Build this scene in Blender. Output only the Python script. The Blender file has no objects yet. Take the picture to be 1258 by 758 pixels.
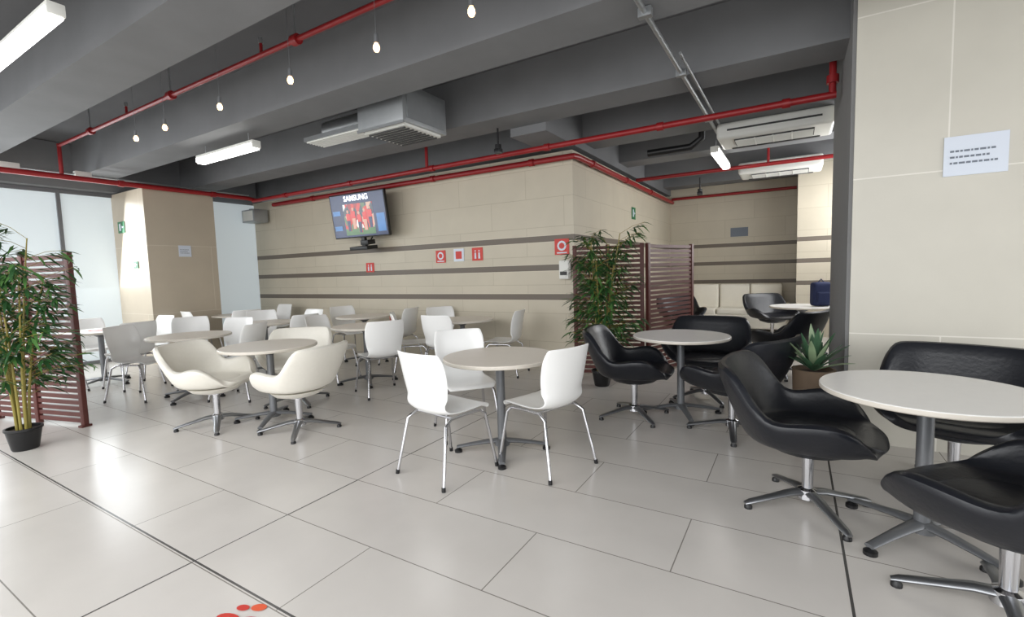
import bpy, bmesh, math, random
from mathutils import Vector, Matrix
random.seed(7)
C=bpy.context.collection
sc=bpy.context.scene
# ---------------------------------------------------------------- materials
def srgb(r,g,b):
    f=lambda c:(c/255/12.92) if c/255<=.04045 else ((c/255+.055)/1.055)**2.4
    return (f(r),f(g),f(b),1)
def mat(name,col,rough=.5,metal=0,noise=0,nscale=6,bump=0,emit=0,coat=0,trans=0):
    m=bpy.data.materials.new(name); m.use_nodes=True
    nt=m.node_tree; p=nt.nodes["Principled BSDF"]
    p.inputs["Base Color"].default_value=col; p.inputs["Roughness"].default_value=rough
    p.inputs["Metallic"].default_value=metal
    if coat: p.inputs["Coat Weight"].default_value=coat
    if trans: p.inputs["Transmission Weight"].default_value=trans
    if emit:
        p.inputs["Emission Color"].default_value=col; p.inputs["Emission Strength"].default_value=emit
    if noise or bump:
        g=nt.nodes.new("ShaderNodeTexCoord"); n=nt.nodes.new("ShaderNodeTexNoise")
        n.inputs["Scale"].default_value=nscale; n.inputs["Detail"].default_value=5
        nt.links.new(g.outputs["Object"],n.inputs["Vector"])
        if noise:
            mx=nt.nodes.new("ShaderNodeMix"); mx.data_type='RGBA'
            mx.inputs[6].default_value=tuple(c*(1-noise) for c in col[:3])+(1,)
            mx.inputs[7].default_value=tuple(min(1,c*(1+noise)) for c in col[:3])+(1,)
            nt.links.new(n.outputs["Fac"],mx.inputs[0]); nt.links.new(mx.outputs[2],p.inputs["Base Color"])
        if bump:
            b=nt.nodes.new("ShaderNodeBump"); b.inputs["Strength"].default_value=bump; b.inputs["Distance"].default_value=.01
            nt.links.new(n.outputs["Fac"],b.inputs["Height"]); nt.links.new(b.outputs[0],p.inputs["Normal"])
    return m
def tile_mat(name,c1,c2,grout,bw,rh,ox=0,oy=0,mortar=.004,rough=.4,axis='XY',stripes=False,lines=None,offset=.5,stripe_col=None):
    m=bpy.data.materials.new(name); m.use_nodes=True; nt=m.node_tree; N=nt.nodes; L=nt.links
    p=N["Principled BSDF"]; p.inputs["Roughness"].default_value=rough
    g=N.new("ShaderNodeNewGeometry"); s=N.new("ShaderNodeSeparateXYZ"); L.new(g.outputs["Position"],s.inputs[0])
    cb=N.new("ShaderNodeCombineXYZ")
    ax={'X':0,'Y':1,'Z':2}
    def addc(sock,v):
        a=N.new("ShaderNodeMath"); a.operation='ADD'; L.new(sock,a.inputs[0]); a.inputs[1].default_value=v; return a.outputs[0]
    if axis=='WZ':
        a=N.new("ShaderNodeMath"); a.operation='ADD'; L.new(s.outputs[0],a.inputs[0]); L.new(s.outputs[1],a.inputs[1]); hs=a.outputs[0]; vs=s.outputs[2]
    else: hs=s.outputs[ax[axis[0]]]; vs=s.outputs[ax[axis[1]]]
    L.new(addc(hs,ox),cb.inputs[0]); L.new(addc(vs,oy),cb.inputs[1])
    br=N.new("ShaderNodeTexBrick"); br.offset=offset; br.offset_frequency=2; br.squash=1
    br.inputs["Scale"].default_value=1; br.inputs["Brick Width"].default_value=bw; br.inputs["Row Height"].default_value=rh
    br.inputs["Mortar Size"].default_value=mortar; br.inputs["Mortar Smooth"].default_value=.1; br.inputs["Bias"].default_value=0
    br.inputs["Color1"].default_value=c1; br.inputs["Color2"].default_value=c2; br.inputs["Mortar"].default_value=grout
    L.new(cb.outputs[0],br.inputs["Vector"])
    n=N.new("ShaderNodeTexNoise"); n.inputs["Scale"].default_value=3; n.inputs["Detail"].default_value=8; L.new(g.outputs["Position"],n.inputs["Vector"])
    mx=N.new("ShaderNodeMix"); mx.data_type='RGBA'; mx.blend_type='MULTIPLY'; mx.inputs[0].default_value=1
    rp=N.new("ShaderNodeMapRange"); rp.inputs[3].default_value=.91; rp.inputs[4].default_value=1.06; L.new(n.outputs["Fac"],rp.inputs[0])
    L.new(br.outputs["Color"],mx.inputs[6]); L.new(rp.outputs[0],mx.inputs[7]); out=mx.outputs[2]
    def band(sock,c,w):
        a=N.new("ShaderNodeMath"); a.operation='COMPARE'; L.new(sock,a.inputs[0]); a.inputs[1].default_value=c; a.inputs[2].default_value=w/2; return a.outputs[0]
    def over(f,col):
        q=N.new("ShaderNodeMix"); q.data_type='RGBA'; L.new(f,q.inputs[0]); L.new(out,q.inputs[6]); q.inputs[7].default_value=col; return q.outputs[2]
    if stripes:
        for z in (1.865,1.455,1.035):
            out=over(band(s.outputs[2],z,.088),stripe_col)
            out=over(band(s.outputs[2],z+.046,.006),srgb(215,205,185)); out=over(band(s.outputs[2],z-.046,.006),srgb(215,205,185))
    if lines:
        for a_,c_,w_ in lines: out=over(band(s.outputs[a_],c_,w_),srgb(80,78,76))
    L.new(out,p.inputs["Base Color"])
    b=N.new("ShaderNodeBump"); b.inputs["Strength"].default_value=.3; b.inputs["Distance"].default_value=.002; b.invert=True
    L.new(br.outputs["Fac"],b.inputs["Height"]); L.new(b.outputs[0],p.inputs["Normal"])
    return m
def screen_mat():
    m=bpy.data.materials.new("screen_broadcast"); m.use_nodes=True; nt=m.node_tree; N=nt.nodes; L=nt.links; p=N["Principled BSDF"]
    tc=N.new("ShaderNodeTexCoord"); v=N.new("ShaderNodeTexVoronoi"); v.inputs["Scale"].default_value=13; mp=N.new("ShaderNodeMapping"); mp.inputs["Scale"].default_value=(1,1,.6)
    L.new(tc.outputs["Object"],mp.inputs[0]); L.new(mp.outputs[0],v.inputs["Vector"])
    s=N.new("ShaderNodeSeparateColor"); L.new(v.outputs["Color"],s.inputs[0])
    r=N.new("ShaderNodeValToRGB"); r.color_ramp.interpolation='CONSTANT'; e=r.color_ramp.elements
    e[0].position=0; e[0].color=srgb(60,70,80); e[1].position=.2; e[1].color=srgb(190,50,45)
    for q,c in ((.45,srgb(200,160,140)),(.6,srgb(150,40,50)),(.75,srgb(220,220,215)),(.88,srgb(90,110,80))):
        x=e.new(q); x.color=c
    L.new(s.outputs[0],r.inputs[0]); L.new(r.outputs[0],p.inputs["Base Color"]); L.new(r.outputs[0],p.inputs["Emission Color"]); p.inputs["Emission Strength"].default_value=.4
    p.inputs["Roughness"].default_value=.2; return m
M={}
M['floor']=tile_mat("floor_tile",srgb(208,203,197),srgb(212,207,201),srgb(136,131,124),1.41,.53,1.185,-1.1,.003,.24,'XY',lines=[(1,1.115,.011),(0,-2.6,.008),(0,.225,.012)])
M['wall']=tile_mat("wall_tile_beige",srgb(196,187,168),srgb(200,191,172),srgb(176,166,145),1.2,.41,.3,.02,.0035,.45,'WZ',stripes=True,offset=.5,stripe_col=srgb(108,98,87))
M['col']=tile_mat("column_tile_beige",srgb(199,195,183),srgb(202,198,186),srgb(224,220,210),2.4,1.18,.95,.32,.005,.4,'WZ',offset=.35)
M['colleft']=tile_mat("column_tile_warm",srgb(190,178,159),srgb(194,182,163),srgb(209,200,184),2.4,1.18,-.15,.32,.005,.4,'WZ')
M['white_wall']=mat("white_paint",srgb(205,208,208),.6,noise=.03)
M['frost']=mat("frosted_glass",srgb(206,216,220),.35,emit=.40,noise=.04,nscale=.6)  # weak emission stands in for daylight coming through the glass
M['beam']=mat("grey_painted_concrete",srgb(118,119,121),.8,noise=.16,nscale=2.2,bump=.25)
M['slab']=mat("dark_concrete_slab",srgb(96,96,98),.85,noise=.15,nscale=2,bump=.2)
M['graywall']=mat("grey_paint",srgb(128,128,128),.8,noise=.05)
M['red']=mat("red_pipe_paint",srgb(145,26,30),.4,noise=.08)
M['galv']=mat("galvanised_steel",srgb(165,168,170),.4,.7,noise=.1,nscale=12)
M['chrome']=mat("chrome",srgb(205,205,208),.16,1,noise=.03)
M['alu']=mat("brushed_aluminium",srgb(150,152,155),.32,.9,noise=.06,nscale=20)
M['greysteel']=mat("grey_powder_steel",srgb(120,122,125),.4,.5,noise=.05)
M['black_pl']=mat("black_plastic",srgb(18,18,20),.4,noise=.1)
M['white_pl']=mat("white_shell_plastic",srgb(247,247,245),.28,noise=.01,coat=.2)
M['table']=mat("table_laminate",srgb(240,232,220),.35,noise=.03,nscale=14)
M['tablew']=mat("table_laminate_white",srgb(242,240,236),.3,noise=.03,nscale=18)
M['tedge']=mat("table_edge_band",srgb(205,198,186),.4,noise=.04)
M['wleather']=mat("cream_leatherette",srgb(238,234,223),.38,noise=.03,nscale=30,bump=.12)
M['bleather']=mat("black_leatherette",srgb(25,27,33),.34,noise=.15,nscale=40,bump=.15)
M['wood']=mat("red_brown_wood",srgb(88,42,36),.5,noise=.25,nscale=9)
M['leaf']=mat("bamboo_leaf",srgb(40,80,40),.5,noise=.4,nscale=9)
M['leaf2']=mat("bamboo_leaf_light",srgb(78,120,60),.5,noise=.3,nscale=9)
M['culm']=mat("bamboo_cane",srgb(140,128,58),.45,noise=.25,nscale=14)
M['soil']=mat("soil",srgb(50,38,30),.95,noise=.4,nscale=30)
M['agave']=mat("variegated_leaf",srgb(60,92,66),.45,noise=.35,nscale=20)
M['agave2']=mat("pale_leaf_edge",srgb(130,150,116),.45,noise=.25,nscale=20)
M['terra']=mat("tan_planter",srgb(92,76,60),.7,noise=.2,nscale=12)
M['sign_red']=mat("sign_red",srgb(205,62,52),.5,noise=.03)
M['sign_white']=mat("sign_white",srgb(212,219,230),.4,noise=.02)
M['sign_txt']=mat("sign_print",srgb(110,118,130),.5,noise=.05)
M['sign_green']=mat("exit_green",srgb(20,110,65),.4,noise=.05)
M['led']=mat("led_diffuser",(1,.98,.94,1),.4,emit=9)
M['bulb']=mat("warm_bulb",(1,.62,.3,1),.3,emit=6)
M['ac']=mat("ac_white_plastic",srgb(228,228,222),.4,noise=.02)
M['slot']=mat("dark_slot",srgb(60,60,60),.6,noise=.1)
M['tvblue']=mat("screen_blue",srgb(16,36,80),.2,noise=.6,nscale=4,emit=.35)
M['tvlb']=mat("screen_light_blue",srgb(50,110,170),.2,noise=.3,nscale=8,emit=.4)
M['tvgreen']=mat("screen_green",srgb(70,110,65),.2,noise=.3,nscale=8,emit=.4)
M['tvred']=mat("screen_red",srgb(200,40,40),.2,noise=.2,nscale=8,emit=.4)
M['tvskin']=mat("screen_skin",srgb(190,140,120),.2,noise=.2,nscale=8,emit=.5)
M['tvpic']=screen_mat()
M['tvwhite']=mat("screen_white",srgb(240,244,250),.2,noise=.02,emit=1.2)
M['orange']=mat("orange_sticker",srgb(226,96,60),.5,noise=.05)
M['sofa']=mat("beige_sofa",srgb(244,239,226),.6,noise=.05,bump=.1)
M['navy']=mat("navy_fabric",srgb(24,34,70),.8,noise=.2)
# ---------------------------------------------------------------- builder
class B:
    def __init__(s): s.bm=bmesh.new(); s.mats=[]
    def mi(s,k):
        if k not in s.mats: s.mats.append(k)
        return s.mats.index(k)
    def merge(s,t,k,mtx=None,smooth=True):
        if mtx is not None: bmesh.ops.transform(t,matrix=mtx,verts=t.verts)
        i=s.mi(k)
        for f in t.faces: f.material_index=i; f.smooth=smooth
        me=bpy.data.meshes.new("tmp"); t.to_mesh(me); t.free(); s.bm.from_mesh(me); bpy.data.meshes.remove(me)
    def box(s,c,size,k,rz=0,bev=0,mtx=None,seg=2):
        t=bmesh.new(); bmesh.ops.create_cube(t,size=1); bmesh.ops.scale(t,vec=size,verts=t.verts)
        if bev: bmesh.ops.bevel(t,geom=list(t.edges),offset=bev,segments=seg,affect='EDGES',profile=.6)
        m=Matrix.Translation(c)@Matrix.Rotation(rz,4,'Z')
        if mtx is not None: m=mtx@m
        s.merge(t,k,m,smooth=bool(bev))
    def tube(s,pts,r,k,n=10,caps=True,flat=1):
        pts=[Vector(p) for p in pts]; t=bmesh.new(); rings=[]
        rs=r if isinstance(r,(list,tuple)) else [r]*len(pts)
        up=None
        for i,p in enumerate(pts):
            if i==0: d=pts[1]-p
            elif i==len(pts)-1: d=p-pts[i-1]
            else: d=(pts[i+1]-p).normalized()+(p-pts[i-1]).normalized()
            d.normalize()
            if up is None:
                up=Vector((0,0,1)) if abs(d.z)<.9 else Vector((1,0,0))
            a=d.cross(up).normalized(); b=a.cross(d).normalized(); up=b
            rings.append([t.verts.new(p+rs[i]*(a*math.cos(2*math.pi*j/n)+b*flat*math.sin(2*math.pi*j/n))) for j in range(n)])
        for i in range(len(rings)-1):
            for j in range(n): t.faces.new((rings[i][j],rings[i][(j+1)%n],rings[i+1][(j+1)%n],rings[i+1][j]))
        if caps: t.faces.new(rings[0][::-1]); t.faces.new(rings[-1])
        bmesh.ops.recalc_face_normals(t,faces=t.faces)
        s.merge(t,k)
    def lathe(s,prof,k,n=32,c=(0,0,0)):
        t=bmesh.new(); R=[]
        for r,z in prof:
            if r<1e-6: R.append([t.verts.new((0,0,z))])
            else: R.append([t.verts.new((r*math.cos(2*math.pi*j/n),r*math.sin(2*math.pi*j/n),z)) for j in range(n)])
        for a,b in zip(R,R[1:]):
            for j in range(n):
                q=[a[j%len(a)],a[(j+1)%len(a)],b[(j+1)%len(b)],b[j%len(b)]]
                u=[]
                for v in q:
                    if v not in u: u.append(v)
                if len(u)>2: t.faces.new(u)
        bmesh.ops.recalc_face_normals(t,faces=t.faces)
        s.merge(t,k,Matrix.Translation(c))
    def surf(s,grid,k,thick,closed=False,sub=1):
        t=bmesh.new(); V=[[t.verts.new(p) for p in row] for row in grid]
        for i in range(len(V)-1):
            m=len(V[i])
            for j in range(m if closed else m-1):
                t.faces.new((V[i][j],V[i][(j+1)%m],V[i+1][(j+1)%m],V[i+1][j]))
        if closed:
            bmesh.ops.remove_doubles(t,verts=t.verts,dist=1e-5)
        bmesh.ops.recalc_face_normals(t,faces=t.faces)
        me=bpy.data.meshes.new("t"); t.to_mesh(me); t.free()
        o=bpy.data.objects.new("t",me); C.objects.link(o)
        md=o.modifiers.new("s","SOLIDIFY"); md.thickness=thick; md.offset=0; md.use_even_offset=False
        if sub: m2=o.modifiers.new("u","SUBSURF"); m2.levels=sub
        dg=bpy.context.evaluated_depsgraph_get(); ev=bpy.data.meshes.new_from_object(o.evaluated_get(dg))
        bpy.data.objects.remove(o); t=bmesh.new(); t.from_mesh(ev); bpy.data.meshes.remove(ev)
        s.merge(t,k)
    def quad(s,pts,k):
        t=bmesh.new(); t.faces.new([t.verts.new(p) for p in pts]); s.merge(t,k,smooth=False)
    def mesh(s,name,ang=40):
        me=bpy.data.meshes.new(name); s.bm.to_mesh(me); s.bm.free()
        for k in s.mats: me.materials.append(M[k])
        try: me.set_sharp_from_angle(angle=math.radians(ang))
        except Exception: pass
        return me
def put(name,me,loc=(0,0,0),rz=0,scale=1):
    o=bpy.data.objects.new(name,me); o.location=loc; o.rotation_euler=(0,0,rz); o.scale=scale if isinstance(scale,tuple) else (scale,)*3; C.objects.link(o); return o
def face(fx,fy): return math.atan2(-fx,fy)
def boxobj(name,x0,x1,y0,y1,z0,z1,k):
    b=B(); b.box(((x0+x1)/2,(y0+y1)/2,(z0+z1)/2),(x1-x0,y1-y0,z1-z0),k); return put(name,b.mesh(name))
YB=-1.2   # ceiling cut short behind the camera to let in more sky light
# ---------------------------------------------------------------- room
boxobj("floor",-11.2,6,-6,13,-.1,0,'floor')
boxobj("ceiling",-11.2,6,YB,13,3.75,3.9,'slab')
boxobj("wall_back",-10.15,-2.62,6.06,6.3,0,3.04,'wall')
boxobj("wall_passage",-2.86,-2.62,6.3,11.95,0,3.04,'wall')
boxobj("wall_far",-2.9,1.6,11.9,12.1,0,3.75,'wall')
boxobj("wall_outer",-11.2,-2.9,12.2,12.4,0,3.75,'graywall')
boxobj("wall_left_upper",-11.0,-10.75,YB,12.2,3.0,3.75,'graywall')
boxobj("wall_left",-10.3,-10.12,4.8,6.06,0,3.0,'frost')
boxobj("wall_column_left",-10.7,-9.4,3.73,4.85,0,3.0,'colleft')
boxobj("wall_column_far",.02,.9,10.6,11.4,0,3.75,'wall')
boxobj("wall_right",1.3,1.5,6.5,11.9,0,3.75,'white_wall')
boxobj("wall_column_right",.37,5.8,4.5,6.5,0,3.75,'col')
boxobj("trim_column_side",.345,.37,4.52,6.5,0,3.75,'graywall')
b=B()
b.box((-10.66,1.0,1.5),(.03,5.46,3.0),'frost')
for y in (3.0,1.72,.5,-.7): b.box((-10.63,y,1.5),(.05,.05,3.0),'greysteel')
b.box((-10.63,1.0,2.98),(.06,5.46,.06),'greysteel'); b.box((-10.63,1,.03),(.06,5.46,.06),'greysteel')
put("window_1",b.mesh("window_1"))
for y1 in (.48,2.06,3.62,5.24,6.85,8.45,10.05,11.6):
    boxobj("ceiling_beam",-11.0,6 if y1<4.4 else (.345 if y1<6.6 else 1.3),y1-.46,y1,3.2,3.76,'beam')
for x0 in (-3.1,-7.9):
    boxobj("ceiling_girder",x0,x0+.5,6.85 if x0<-5 else 5.24,12,3.1,3.74,'beam')
boxobj("ceiling_girder",-10.9,-10.4,YB,6.3,3.02,3.74,'beam')
# ---------------------------------------------------------------- sprinkler pipes
def coupling(b,p,d,r=.045):
    d=Vector(d).normalized()*.035; p=Vector(p); b.tube([p-d,p+d],r,'red',12)
b=B()
b.tube([(5.8,2.69,3.45),(-1.2,2.69,3.45),(-9.27,2.69,3.45)],.024,'red'); b.tube([(-9.27,2.69,3.47),(-9.27,2.69,3.04)],.026,'red')
for x in (-1.5,-3.7,-5.9,-8.1): coupling(b,(x,2.69,3.45),(1,0,0)); b.tube([(x,2.69,3.45),(x,2.69,3.748)],.008,'galv',6)
for x in (-4.2,-7.0): b.tube([(x,2.69,3.45),(x,2.69,3.55)],.014,'red'); b.tube([(x,2.69,3.55),(x,2.69,3.6)],.02,'galv')
put("sprinkler_pipe",b.mesh("sprinkler_pipe"))
b=B()
b.tube([(-9.27,YB,3.0),(-9.27,5.42,3.0),(-9.27,5.6,2.98)],.04,'red',12)
for y in (.6,2.0,3.4,4.8): coupling(b,(-9.27,y,3.0),(0,1,0),.052)
put("sprinkler_pipe",b.mesh("sprinkler_pipe"))
b=B()
b.tube([(-9.27,5.55,2.96),(.3,5.42,2.96)],.034,'red',12)
for x in (-8.2,-6.4,-4.6,-2.7,-1.3,-.1): coupling(b,(x,5.42+.13*(.3-x)/9.57,2.96),(1,0,0),.046)
b.tube([(-4.7,5.49,2.96),(-4.7,5.49,3.5)],.024,'red')
b.tube([(.27,5.42,2.96),(.27,5.42,3.5)],.03,'red'); coupling(b,(.27,5.42,3.1),(0,0,1),.05)
put("sprinkler_pipe",b.mesh("sprinkler_pipe"))
b=B()
b.tube([(-9.27,5.97,2.93),(-2.56,5.97,2.93),(-2.54,6.05,2.93),(-2.54,11.8,2.93)],.04,'red',12)
for x in (-8,-5,-3.2): coupling(b,(x,5.97,2.93),(1,0,0),.052)
for y in (6.6,8.2,9.8): coupling(b,(-2.54,y,2.93),(0,1,0),.052)
put("sprinkler_pipe",b.mesh("sprinkler_pipe"))
b=B(); b.tube([(-2.54,8.8,3.02),(.9,8.8,3.02)],.032,'red',12); b.tube([(-.4,8.8,3.0),(-.4,8.8,3.5)],.02,'red'); put("sprinkler_pipe",b.mesh("sprinkler_pipe"))
b=B(); b.tube([(-2.54,11.75,3.0),(.0,11.75,3.0)],.032,'red',12); put("sprinkler_pipe",b.mesh("sprinkler_pipe"))
def cond(pts,r,boxes=(),jb=()):
    b=B(); b.tube(pts,r,'galv')
    for p in boxes: b.box(p,(.09,.05,.06),'galv')
    for p in jb: b.box(p,(.1,.2,.1),'ac',bev=.01)
    put("electrical_conduit",b.mesh("electrical_conduit"))
cond([(-.91,YB,3.16),(-.91,7.2,3.16)],.02,[(-.91,y,3.16) for y in (2.2,3.4,4.6,6.2)])
cond([(-.84,4.2,3.17),(-.84,6.5,3.17)],.012)
cond([(-.91,2.9,3.18),(-.91,2.9,3.745)],.012)
cond([(-9.5,YB,3.1),(-9.5,5.6,3.1)],.014,(),[(-9.5,2.2,3.1),(-9.5,3.0,3.1),(-9.5,1.7,3.1)])
cond([(-6,1.0,3.6),(-10.3,1.0,3.6)],.012)
b=B(); b.tube([(0,0,0),(0,0,.05)],.04,'black_pl',12); b.box((0,0,-.03),(.09,.07,.06),'black_pl',bev=.01); b.tube([(0,0,.05),(0,0,.25)],.012,'black_pl')
me=b.mesh("security_camera"); put("security_camera",me,(-3.2,5.1,2.945)); put("security_camera",me,(-1.5,9.2,2.75))
# ---------------------------------------------------------------- lights fixtures
b=B(); b.box((0,0,.0),(1.32,.11,.09),'ac',bev=.01); b.box((0,0,-.05),(1.28,.085,.02),'led'); b.box((0,-.05,-.02),(1.28,.02,.05),'led')
for x in (-.5,.5): b.tube([(x,0,.04),(x,0,.155)],.004,'galv',6)
me=b.mesh("linear_ceiling_light")
put("linear_ceiling_light",me,(-6.25,3.44,3.04)); put("linear_ceiling_light",me,(-4.41,1.14,3.04),0,(1,.8,.8)); put("linear_ceiling_light",me,(-1.0,7.95,3.04),math.pi/2)
b=B(); b.lathe([(0,-.03),(.014,-.027),(.022,-.01),(.02,.008),(.011,.024),(.0,.03)],'bulb',16); b.lathe([(0,.08),(.014,.08),(.016,.025),(0,.025)],'greysteel',12)
b.tube([(0,0,.08),(0,0,.845)],.0016,'greysteel',6)
me=b.mesh("pendant_bulb")
for x in (-1.6,-2.36,-3.27,-4.25,-5.23,-5.85): put("pendant_bulb",me,(x,2.31,2.9))
# ---------------------------------------------------------------- duct + AC
b=B(); b.box((0,0,.21),(.68,.72,.40),'galv',bev=.008)
b.box((0,0,-.005),(.6,.6,.03),'ac')
for i in range(9): b.box((0,-.26+i*.065,-.025),(.54,.018,.02),'slot')
b.box((.345,0,.2),(.01,.6,.3),'galv')
for z in (.0,.41): b.box((0,-.36,z),(.7,.015,.03),'galv')
b.box((-.9,-.1,.12),(1.1,.3,.05),'galv')
for i in range(7): b.box((-.9,-.22+i*.04,.09),(1.05,.012,.02),'ac')
b.tube([(-.35,.1,.25),(-.8,.1,.3),(-1.3,.0,.25)],.12,'galv',16)
for x in (-.3,.3): b.tube([(x,0,.4),(x,0,.72)],.006,'galv',6)
put("ventilation_duct",b.mesh("ventilation_duct"),(-3.88,4.15,3.02))
b=B(); b.box((0,0,.1),(1.25,.68,.2),'ac',bev=.05,seg=4); b.box((0,-.06,-.004),(.86,.34,.02),'slot')
for i in range(9): b.box((0,-.21+i*.038,-.016),(.84,.014,.02),'ac')
for x in (-.2,.0,.2): b.box((x,-.06,-.02),(.012,.34,.02),'ac')
b.box((0,.26,-.002),(1.0,.05,.02),'slot',bev=.005); b.box((0,-.345,.1),(1.0,.01,.02),'slot')
me=b.mesh("ceiling_air_conditioner"); put("ceiling_air_conditioner",me,(-.26,6.95,3.0)); put("ceiling_air_conditioner",me,(-.26,9.6,2.98))
b=B(); b.tube([(0,0,0),(.6,0,0),(.75,.0,.1),(.75,0,.5)],.05,'black_pl',12); put("insulated_duct",b.mesh("insulated_duct"),(-1.9,7.2,3.1))
# ---------------------------------------------------------------- tables
def table(top):
    b=B(); R=.44
    b.lathe([(0,.765),(R-.004,.765),(R,.761)],top,64); b.lathe([(R,.761),(R+.002,.755),(R+.002,.742),(R-.004,.737)],'tedge',64); b.lathe([(R-.004,.737),(0,.737)],'tedge',64)
    b.box((0,0,.727),(.36,.36,.02),'greysteel',bev=.004)
    b.lathe([(0,.715),(.1,.715),(.034,.67),(.034,.1),(.06,.085),(.06,.05),(0,.05)],'greysteel',24)
    for i in range(4):
        a=i*math.pi/2+.35; c,s=math.cos(a),math.sin(a)
        pts=[(c*r,s*r,z) for r,z in ((.03,.085),(.12,.078),(.24,.062),(.36,.042))]
        b.tube(pts,[.04,.034,.028,.024],'greysteel',10,flat=.5)
        b.lathe([(0,0),(.03,0),(.03,.018),(.014,.03),(0,.045)],'black_pl',14,c=(c*.35,s*.35,0))
    return b.mesh("round_table")
tm=table('table'); tw=table('tablew')
for x,y in ((-4.45,2.72),(-6.28,2.85),(-6.83,4.13),(-6.05,5.35),(-4.85,4.31),(-4.05,5.35),(-8.35,2.66),(-8.9,4.9)): put("round_table",tm,(x,y,0),random.random())
put("round_table",tm,(-1.98,3.08,0),.2); put("round_table",tw,(.57,3.02,0),.5,1.02); put("round_table",tw,(-.93,4.66,0),.1)
put("round_table",tw,(.1,8.4,0))
# ---------------------------------------------------------------- white four-leg chair
def catmull(P,n):
    out=[]
    for i in range(len(P)-1):
        p0=P[max(i-1,0)];p1=P[i];p2=P[i+1];p3=P[min(i+2,len(P)-1)]
        for k in range(n):
            t=k/n; out.append([.5*((2*b_)+(-a_+c_)*t+(2*a_-5*b_+4*c_-d_)*t*t+(-a_+3*b_-3*c_+d_)*t**3) for a_,b_,c_,d_ in zip(p0,p1,p2,p3)])
    out.append(list(P[-1])); return out
b=B()
prof=[(.235,.435,.19,0),(.215,.468,.215,.004),(.10,.466,.225,.012),(-.05,.455,.222,.02),(-.15,.458,.205,.03),(-.205,.50,.198,.04),(-.228,.58,.21,.045),(-.245,.70,.232,.045),(-.265,.82,.232,.04),(-.285,.895,.212,.03)]
P=catmull(prof,3); grid=[]
for i,(y,z,w,c) in enumerate(P):
    tt=min(1,max(0,(z-.46)/.12)) if y<-.1 else 0
    row=[]
    for j in range(13):
        u=-1+2*j/12; k=abs(u)**2.4
        row.append((u*w,y+tt*c*k*1.3,z+(1-tt)*c*k))
    grid.append(row)
b.surf(grid,'white_pl',.012,sub=1)
for sx in (-1,1):
    b.tube([(sx*.245,.25,.004),(sx*.205,.185,.40),(sx*.19,.15,.435),(sx*.185,.0,.438),(sx*.185,-.13,.435),(sx*.2,-.19,.40),(sx*.245,-.27,.004)],.0115,'chrome',10)
    for y in (.25,-.27): b.tube([(sx*.246,y,0),(sx*.243,y*.99,.03)],.014,'black_pl',10)
for y in (.13,-.11): b.tube([(-.187,y,.436),(.187,y,.436)],.01,'chrome',8)
chair=b.mesh("dining_chair")
chairs=[(-2.14,2.60,.16,1),(-1.56,3.02,-1,.3),(-2.50,3.32,.5,-.42),
 (-5.38,4.18,1,.25),(-4.28,4.0,-.75,.35),(-4.6,4.9,.55,.5),(-3.93,4.83,-.1,1),(-3.45,5.5,-1,-.2),(-4.6,5.65,.6,-.35),(-5.42,5.5,-1,-.2),(-6.6,5.5,1,-.2),
 (-6.88,2.55,.8,.4),(-5.72,3.12,-.9,-.4),(-6.5,3.4,.3,-.8),(-7.35,3.35,.6,-.3),
 (-6.25,4.25,-1,0),(-6.75,4.7,0,-1),(-7.4,4.45,.8,-.4),
 (-7.75,2.78,-1,-.1),(-8.95,2.75,1,0),(-8.35,3.25,.1,-1),(-8.2,2.08,-.2,1),(-8.3,4.65,-1,.3),(-9.0,4.3,.1,1),(-8.75,5.5,0,-1)]
CH=[put("dining_chair",chair,(x,y,0),face(fx,fy)) for x,y,fx,fy in chairs]
# ---------------------------------------------------------------- swivel lounge chair
def sm(a,b_,x):
    t=max(0,min(1,(x-a)/(b_-a))); return t*t*(3-2*t)
def lounge(k,name,wx=.34,wy=.31,arm=.20,back=.20):
    b=B(); n=48; rings=[]
    for it in range(1,13):
        t=it/12; row=[]
        for j in range(n):
            th=2*math.pi*j/n
            a=abs((th+math.pi)%(2*math.pi)-math.pi)
            e=2.7; ca,sa=math.cos(th),math.sin(th)
            R=1/((abs(ca)/wy)**e+(abs(sa)/wx)**e)**(1/e)
            zr=.435+ arm*sm(.5,1.3,a)-.03*sm(1.4,1.85,a)+ (back+.03)*sm(1.9,2.4,a)
            lean=.09*sm(1.8,2.4,a)+.05*sm(.8,1.3,a)-.03*sm(1.4,1.9,a)
            if t<.5: r=R*.84*(t/.5); z=.425+.025*(t/.5)**2
            else:
                q=(t-.5)/.5; r=R*(.84+.16*math.sin(q*math.pi/2))+lean*q**1.5; z=.45+(zr-.45)*(q**1.35 if a>.8 else q)
            row.append((r*sa,r*ca,z))
        rings.append(row)
    rings.insert(0,[(0,0,.423)]*n)
    b.surf(rings,k,.06,closed=True,sub=1)
    b.lathe([(0,.475),(.2,.475),(.245,.465),(.262,.445),(.255,.42),(0,.41)],k,36)
    b.lathe([(0,.40),(.24,.40),(.2,.36),(.12,.335),(0,.33)],k,30)
    b.lathe([(0,.345),(.09,.34),(.09,.325),(.032,.315),(.028,.12),(.05,.11),(.055,.06),(0,.055)],'chrome',24)
    for i in range(4):
        a=i*math.pi/2+.6; c,s=math.cos(a),math.sin(a)
        b.tube([(c*r,s*r,z) for r,z in ((.02,.095),(.1,.09),(.2,.068),(.33,.04),(.36,.03))],[.036,.032,.027,.024,.016],'alu',10,flat=.55)
        b.lathe([(0,0),(.022,0),(.022,.014),(.01,.03),(0,.03)],'black_pl',12,c=(c*.34,s*.34,0))
    return b.mesh(name)
lw=lounge('wleather',"lounge_chair_cream",.325,.30,.19,.20); lb=lounge('bleather',"lounge_chair_black",.385,.345,.185,.235)
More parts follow.
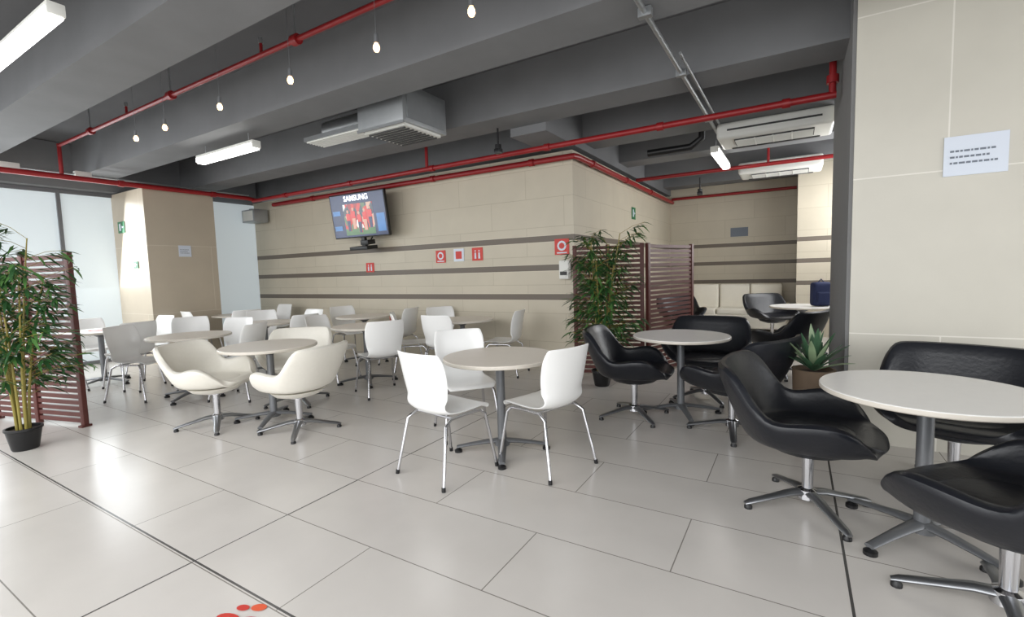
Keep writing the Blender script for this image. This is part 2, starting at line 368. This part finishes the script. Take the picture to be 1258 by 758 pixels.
for x,y,fx,fy in ((-4.83,2.38,.85,.42),(-3.92,2.64,-1,-.2),(-4.85,3.26,.5,-.6)): put("swivel_lounge_chair",lw,(x,y,0),face(fx,fy))
for x,y,fx,fy in ((-1.3,4.38,.9,.15),(-.8,5.3,-.0,-1),(-.44,4.3,-.8,.4),(.08,3.14,1,-.08),(.85,3.78,-.3,-1),(.74,2.5,-.75,.6),(-.12,6.8,-.6,.3),(-.35,9.9,.4,-.6),(-1.9,9.6,.3,-.5)):
    put("swivel_lounge_chair",lb,(x,y,0),face(fx,fy))
# ---------------------------------------------------------------- slatted screens
def screen(w,h=1.73,mid=True):
    b=B()
    for x in ([0,w/2,w] if mid else [0,w]): b.box((x,0,h/2),(.05,.045,h),'wood',bev=.003)
    n=28
    for i in range(n):
        z=.06+i*(h-.1)/(n-1); b.box((w/2,0,z),(w,.022,.04),'wood',rz=0)
    for x in (0,w): b.box((x,0,.01),(.06,.09,.02),'wood',bev=.003)
    return b.mesh("slatted_screen")
def scr(p,q,mid=True):
    dx,dy=q[0]-p[0],q[1]-p[1]; w=math.hypot(dx,dy); put("slatted_screen",screen(w,mid=mid),(p[0],p[1],0),math.atan2(dy,dx))
scr((-6.06,1.74),(-7.35,1.4)); scr((-2.5,5.8),(-1.68,6.04)); scr((-1.62,6.1),(-1.27,7.1),False)
# ---------------------------------------------------------------- bamboo plants
def bamboo(seed,ymax):
    rnd=random.Random(seed); b=B()
    b.lathe([(0,.0),(.085,.0),(.09,.01),(.118,.17),(.126,.175),(.126,.195),(.112,.195),(.11,.17)],'black_pl',28); b.lathe([(.112,.17),(0,.175)],'soil',24)
    leaves=[]
    for c in range(8):
        a=c*2*math.pi/8+rnd.uniform(-.2,.2); r0=rnd.uniform(.01,.06); lx=rnd.uniform(.05,.22); H=rnd.uniform(1.4,1.85)
        pts=[]
        for i in range(9):
            t=i/8; rr=r0+lx*t**1.6; pts.append(Vector((math.cos(a)*rr,math.sin(a)*rr,.17+(H-.17)*t)))
        b.tube(pts,[.0115*(1-.55*i/8) for i in range(9)],'culm',8)
        for i in range(1,9):
            b.tube([pts[i]-Vector((0,0,.004)),pts[i]+Vector((0,0,.004))],.013*(1-.5*i/8),'culm',8)
        nb=16
        for k in range(nb):
            t=.22+.78*k/(nb-1); s=t*8; i=min(7,int(s)); p=pts[i].lerp(pts[i+1],s-i)
            aa=rnd.uniform(0,6.28); L=rnd.uniform(.2,.42)*(1.15-.4*t); e=p+Vector((math.cos(aa)*L,math.sin(aa)*L,rnd.uniform(.06,.2)))
            e.y=min(e.y,ymax-.06)
            b.tube([p,p.lerp(e,.5)+Vector((0,0,.02)),e],.0022,'culm',4)
            for q in range(13):
                f=rnd.uniform(.25,1.05); leaves.append((p.lerp(e,f),aa+rnd.uniform(-1.2,1.2)))
    for half in (0,1):
        t=bmesh.new()
        for i,(p,aa) in enumerate(leaves):
            if (i%3==0)!=bool(half): continue
            L=rnd.uniform(.11,.19); w=L*.068+.002; dz=rnd.uniform(-.6,.35)
            d=Vector((math.cos(aa),math.sin(aa),dz)).normalized(); sd=Vector((-math.sin(aa),math.cos(aa),rnd.uniform(-.5,.5))).normalized()
            drop=Vector((0,0,-L*.25)); q=[p,p+d*L*.35+sd*w,p+d*L*.7+drop*.4+sd*w*.7,p+d*L+drop,p+d*L*.7+drop*.4-sd*w*.7,p+d*L*.35-sd*w]
            for x in q: x.y=min(x.y,ymax)
            v=[t.verts.new(x) for x in q]; t.faces.new((v[0],v[1],v[5])); t.faces.new((v[1],v[2],v[4],v[5])); t.faces.new((v[2],v[3],v[4]))
        b.merge(t,'leaf2' if half else 'leaf',smooth=False)
    return b.mesh("bamboo_plant")
put("potted_bamboo_plant",bamboo(1,.42),(-5.75,1.24,0),.26); put("potted_bamboo_plant",bamboo(5,.38),(-2.0,5.40,0),.28)
# agave
b=B(); b.lathe([(0,0),(.12,0),(.13,.3),(.14,.6),(.145,.62),(.125,.62),(.12,.59)],'terra',28); b.lathe([(.125,.59),(0,.6)],'soil',24)
rnd=random.Random(3)
for i in range(30):
    a=i*2.399; el=.35+1.1*(i/29); L=.37+.05*math.sin(i*1.7)
    g=[]
    for s in range(7):
        t=s/6; w=.026*math.sin(math.pi*min(1,.18+t*.82))**.8+.001; rr=L*t*math.cos(el)*.75; zz=.6+L*t*math.sin(el)-.05*t*t
        c=Vector((math.cos(a)*rr,math.sin(a)*rr,zz)); sd=Vector((-math.sin(a),math.cos(a),0)); g.append([c-sd*w+Vector((0,0,w*.4)),c,c+sd*w+Vector((0,0,w*.4))])
    b.surf(g,'agave' if i%3 else 'agave2',.004,sub=1)
put("potted_agave_plant",b.mesh("potted_agave_plant"),(.13,4.18,0))
# ---------------------------------------------------------------- television
b=B(); W,Hh=1.30,.76
b.box((0,0,0),(W,.05,Hh),'black_pl',bev=.008)
y=-.029
def q(x0,x1,z0,z1,k,dy=0): b.quad([(x0,y-dy,z0),(x1,y-dy,z0),(x1,y-dy,z1),(x0,y-dy,z1)],k)
q(-.63,.63,-.36,.36,'tvblue'); q(-.34,.36,-.33,.2,'tvpic',.001); q(-.34,.36,-.33,-.22,'tvgreen',.002)
q(-.60,-.42,.02,.10,'tvlb',.002); q(-.60,-.42,-.24,-.16,'tvlb',.002); q(.42,.6,-.3,.0,'tvlb',.002)
for i in range(5):
    x=-.24+i*.13; z=-.06+.04*math.sin(i*2.1)
    b.quad([(x-.035,y-.004,z-.2),(x-.005,y-.004,z-.2),(x,y-.004,z-.05),(x+.01,y-.004,z-.2),(x+.04,y-.004,z-.2),(x+.045,y-.004,z+.1),(x-.045,y-.004,z+.1)],'tvred')
    b.quad([(x-.03,y-.005,z-.2),(x+.03,y-.005,z-.2),(x+.04,y-.005,z-.02),(x-.04,y-.005,z-.02)],'tvskin' if i%2 else 'tvblue')
    b.quad([(x+.026*math.cos(t*.785),y-.004,z+.135+.03*math.sin(t*.785)) for t in range(8)],'tvskin')
tv=b.mesh("television")
root=bpy.data.objects.new("television",None); C.objects.link(root); root.location=(-6.45,5.72,2.46); root.rotation_euler=(math.radians(8),0,math.radians(2))
o=put("screen",tv); o.parent=root
tc=bpy.data.curves.new("banner_text","FONT"); tc.body="SAMSUNG"; tc.size=.125; tc.align_x='CENTER'; tc.align_y='CENTER'; tc.extrude=.002; tc.offset=.003; tc.materials.append(M['tvwhite'])
to=bpy.data.objects.new("banner_text",tc); C.objects.link(to); to.parent=root; to.location=(0,-.033,.29); to.rotation_euler=(math.pi/2,0,0)
b=B(); b.box((0,.17,0),(.2,.25,.2),'black_pl'); b.box((0,.02,-.44),(.08,.06,.2),'black_pl'); b.box((0,-.02,-.56),(.42,.25,.06),'black_pl',bev=.008); b.box((.1,.0,-.47),(.18,.18,.08),'black_pl',bev=.01)
b.tube([(0,.3,-.1),(0,.22,-.4),(0,.1,-.52)],.012,'black_pl')
o=put("mount",b.mesh("mount")); o.parent=root
# ---------------------------------------------------------------- signs
def sign(name,w,h,k,kind):
    b=B(); b.box((0,0,0),(w,.008,h),k)
    if kind=='red':
        b.quad([(.32*w*math.cos(t*.524),-.006,.06*h+.32*w*math.sin(t*.524)) for t in range(12)],'sign_white')
        b.quad([(.2*w*math.cos(t*.785),-.007,.06*h+.2*w*math.sin(t*.785)) for t in range(8)],'sign_red')
        b.quad([(-.35*w,-.006,-.42*h),(.35*w,-.006,-.42*h),(.35*w,-.006,-.34*h),(-.35*w,-.006,-.34*h)],'sign_white')
    elif kind=='people':
        for x in (-.18*w,.18*w):
            b.quad([(x-.09*w,-.006,-.35*h),(x+.09*w,-.006,-.35*h),(x+.07*w,-.006,.12*h),(x-.07*w,-.006,.12*h)],'sign_white')
            b.quad([(x+.07*w*math.cos(t*.785),-.006,.25*h+.07*w*math.sin(t*.785)) for t in range(8)],'sign_white')
    elif kind=='text':
        rn=random.Random(9)
        for i in range(3):
            z=.12*h-i*.15*h; x=-.4*w
            while x<.3*w-.1*w*(i%2):
                l=rn.uniform(.03,.1)*w; b.quad([(x,-.006,z-.025*h),(x+l,-.006,z-.025*h),(x+l,-.006,z+.025*h),(x,-.006,z+.025*h)],'sign_txt'); x+=l+.02*w
    elif kind=='exit':
        b.quad([(-.3*w,-.006,-.3*h),(0,-.006,-.3*h),(-.05*w,-.006,.35*h),(-.3*w,-.006,.3*h)],'sign_white')
        b.quad([(.1*w,-.006,-.1*h),(.4*w,-.006,0),(.1*w,-.006,.15*h)],'sign_white')
    elif kind=='box': b.quad([(-.3*w,-.006,-.3*h),(.3*w,-.006,-.3*h),(.3*w,-.006,.3*h),(-.3*w,-.006,.3*h)],'sign_red')
    return b.mesh(name)
Y=6.054
put("wall_sign",sign("wall_sign",.2,.2,'sign_red','red'),(-4.97,Y,1.69)); put("wall_sign",sign("wall_sign",.2,.2,'sign_white','box'),(-4.6,Y,1.70))
put("wall_sign",sign("wall_sign",.2,.2,'sign_red','people'),(-4.24,Y,1.70)); put("wall_sign",sign("wall_sign",.22,.22,'sign_red','red'),(-2.8,Y,1.74))
put("wall_sign",sign("wall_sign",.2,.17,'sign_red','people'),(-6.62,Y,1.56))
put("notice_sign",sign("notice_sign",.33,.27,'sign_white','text'),(1.05,4.494,2.13))
put("notice_sign",sign("notice_sign",.2,.2,'sign_white','text'),(-9.392,4.3,1.95),math.pi/2)
put("exit_sign",sign("exit_sign",.26,.2,'sign_green','exit'),(-10.3,3.722,2.4)); put("exit_sign",sign("exit_sign",.16,.12,'sign_green','exit'),(-9.85,3.722,1.72))
put("exit_sign",sign("exit_sign",.22,.22,'sign_green','exit'),(-2.612,8.86,2.43),math.pi/2)
put("notice_sign",sign("notice_sign",.36,.2,'sign_txt','text'),(-1.1,11.894,2.15))
b=B(); b.box((0,0,0),(.14,.1,.26),'ac',bev=.015); b.box((0,-.05,-.05),(.1,.02,.05),'slot'); put("sanitizer_dispenser",b.mesh("sanitizer_dispenser"),(-2.73,5.99,1.42))
b=B(); b.box((0,0,0),(.44,.3,.26),'galv',bev=.01); b.lathe([(.0,0),(.09,0),(.1,.02)],'slot',20,c=(0,0,.13)); b.quad([(-.18,-.152,-.1),(.18,-.152,-.1),(.18,-.152,.1),(-.18,-.152,.1)],'ac'); put("wall_junction_box",b.mesh("wall_junction_box"),(-9.75,5.85,2.72))
def disc(name,r,loc,rot=(0,0,0),k='orange'):
    b=B(); b.lathe([(0,.002),(r,.002),(r,0),(0,0)],k,28)
    b.lathe([(r*.35,.003),(r*.75,.003)],'sign_white',24)
    o=put(name,b.mesh(name),loc); o.rotation_euler=rot; return o
disc("table_sticker",.13,(-8.35,2.66,.766)); disc("table_sticker",.13,(-8.9,4.9,.766))
o=disc("chair_sticker",.11,(0,-.272,.74),(math.radians(98),0,0)); o.parent=CH[5]
b=B()
for (x,y,rx,ry,a,k) in ((-1.93,1.0,.055,.03,.5,'sign_red'),(-2.02,.97,.06,.03,.2,'sign_red'),(-1.97,1.075,.035,.022,.4,'orange'),(-1.84,1.05,.03,.018,.3,'sign_red'),(-2.03,1.04,.03,.018,.3,'sign_red'),(-2.1,.8,.2,.03,.2,'sign_red')):
    b.quad([(x+rx*math.cos(t*.39)*math.cos(a)-ry*math.sin(t*.39)*math.sin(a),y+rx*math.cos(t*.39)*math.sin(a)+ry*math.sin(t*.39)*math.cos(a),.0015+.0003*len(k)) for t in range(16)],k)
put("floor_sticker",b.mesh("floor_sticker"))
# sofa
b=B(); b.box((0,0,.22),(2.0,.75,.3),'sofa',bev=.04,seg=3)
for x in (-.62,0,.62):
    b.box((x,-.05,.42),(.6,.65,.14),'sofa',bev=.04,seg=3); b.box((x,.27,.72),(.6,.2,.54),'sofa',bev=.05,seg=3)
for x in (-.98,.98): b.box((x,0,.35),(.14,.75,.5),'sofa',bev=.04,seg=3)
for x in (-.9,.9):
    for y in (-.3,.3): b.tube([(x,y,0),(x,y,.08)],.02,'black_pl')
put("sofa",b.mesh("sofa"),(-1.15,11.3,0))
b=B(); b.box((0,0,.2),(.3,.2,.42),'navy',bev=.07,seg=4); b.box((0,-.11,.14),(.22,.07,.2),'navy',bev=.03,seg=3); b.tube([(-.05,0,.4),(0,0,.46),(.05,0,.4)],.01,'navy')
put("backpack",b.mesh("backpack"),(.33,8.35,.778),.4,.85)
# ---------------------------------------------------------------- lights & world
def area(name,loc,rot,sx,sy,e,col=(1,1,1)):
    l=bpy.data.lights.new(name,'AREA'); l.shape='RECTANGLE'; l.size=sx; l.size_y=sy; l.energy=e; l.color=col
    o=bpy.data.objects.new(name,l); o.location=loc; o.rotation_euler=rot; C.objects.link(o); return o
area("daylight_fill_back",(-4,-5.5,1.9),(math.radians(90),0,0),13,3.2,270,(.98,.99,1))  # unseen fill lamp added behind the camera, no window modelled
area("overhead_fill_back",(-3,-3.2,4.6),(math.radians(60),0,0),13,4,560,(.98,.99,1))  # unseen overhead fill, added to brighten the floor
area("daylight_fill_right",(5.8,0,1.8),(math.radians(80),0,math.radians(90)),7,3,150,(.98,.99,1))  # unseen fill lamp added from the right, no window there
area("daylight_window_far",(1.28,9,1.9),(math.radians(80),0,math.radians(90)),3.5,2.2,190,(.98,.99,1))
area("daylight_partition",(-10.55,1.2,1.6),(math.radians(70),0,math.radians(-90)),5,2.6,190,(.94,.98,1))
w=bpy.data.worlds.new("World"); sc.world=w; w.use_nodes=True
w.node_tree.nodes["Background"].inputs[0].default_value=(.96,.98,1,1); w.node_tree.nodes["Background"].inputs[1].default_value=1.1
sc.view_settings.view_transform='Standard'
# ---------------------------------------------------------------- camera
d=Vector((-.5139,.8542,-.0793)); r=Vector((.8577,.5133,-.0295))
d.normalize(); r=(r-d*r.dot(d)).normalized(); u=r.cross(d).normalized()
cd=bpy.data.cameras.new("camera"); cd.lens=36*579.4/1258; cd.sensor_width=36; cd.clip_start=.05
co=bpy.data.objects.new("camera",cd); C.objects.link(co)
m=Matrix((( r.x,u.x,-d.x,0),(r.y,u.y,-d.y,0),(r.z,u.z,-d.z,1.423),(0,0,0,1)))
co.matrix_world=m; sc.camera=co
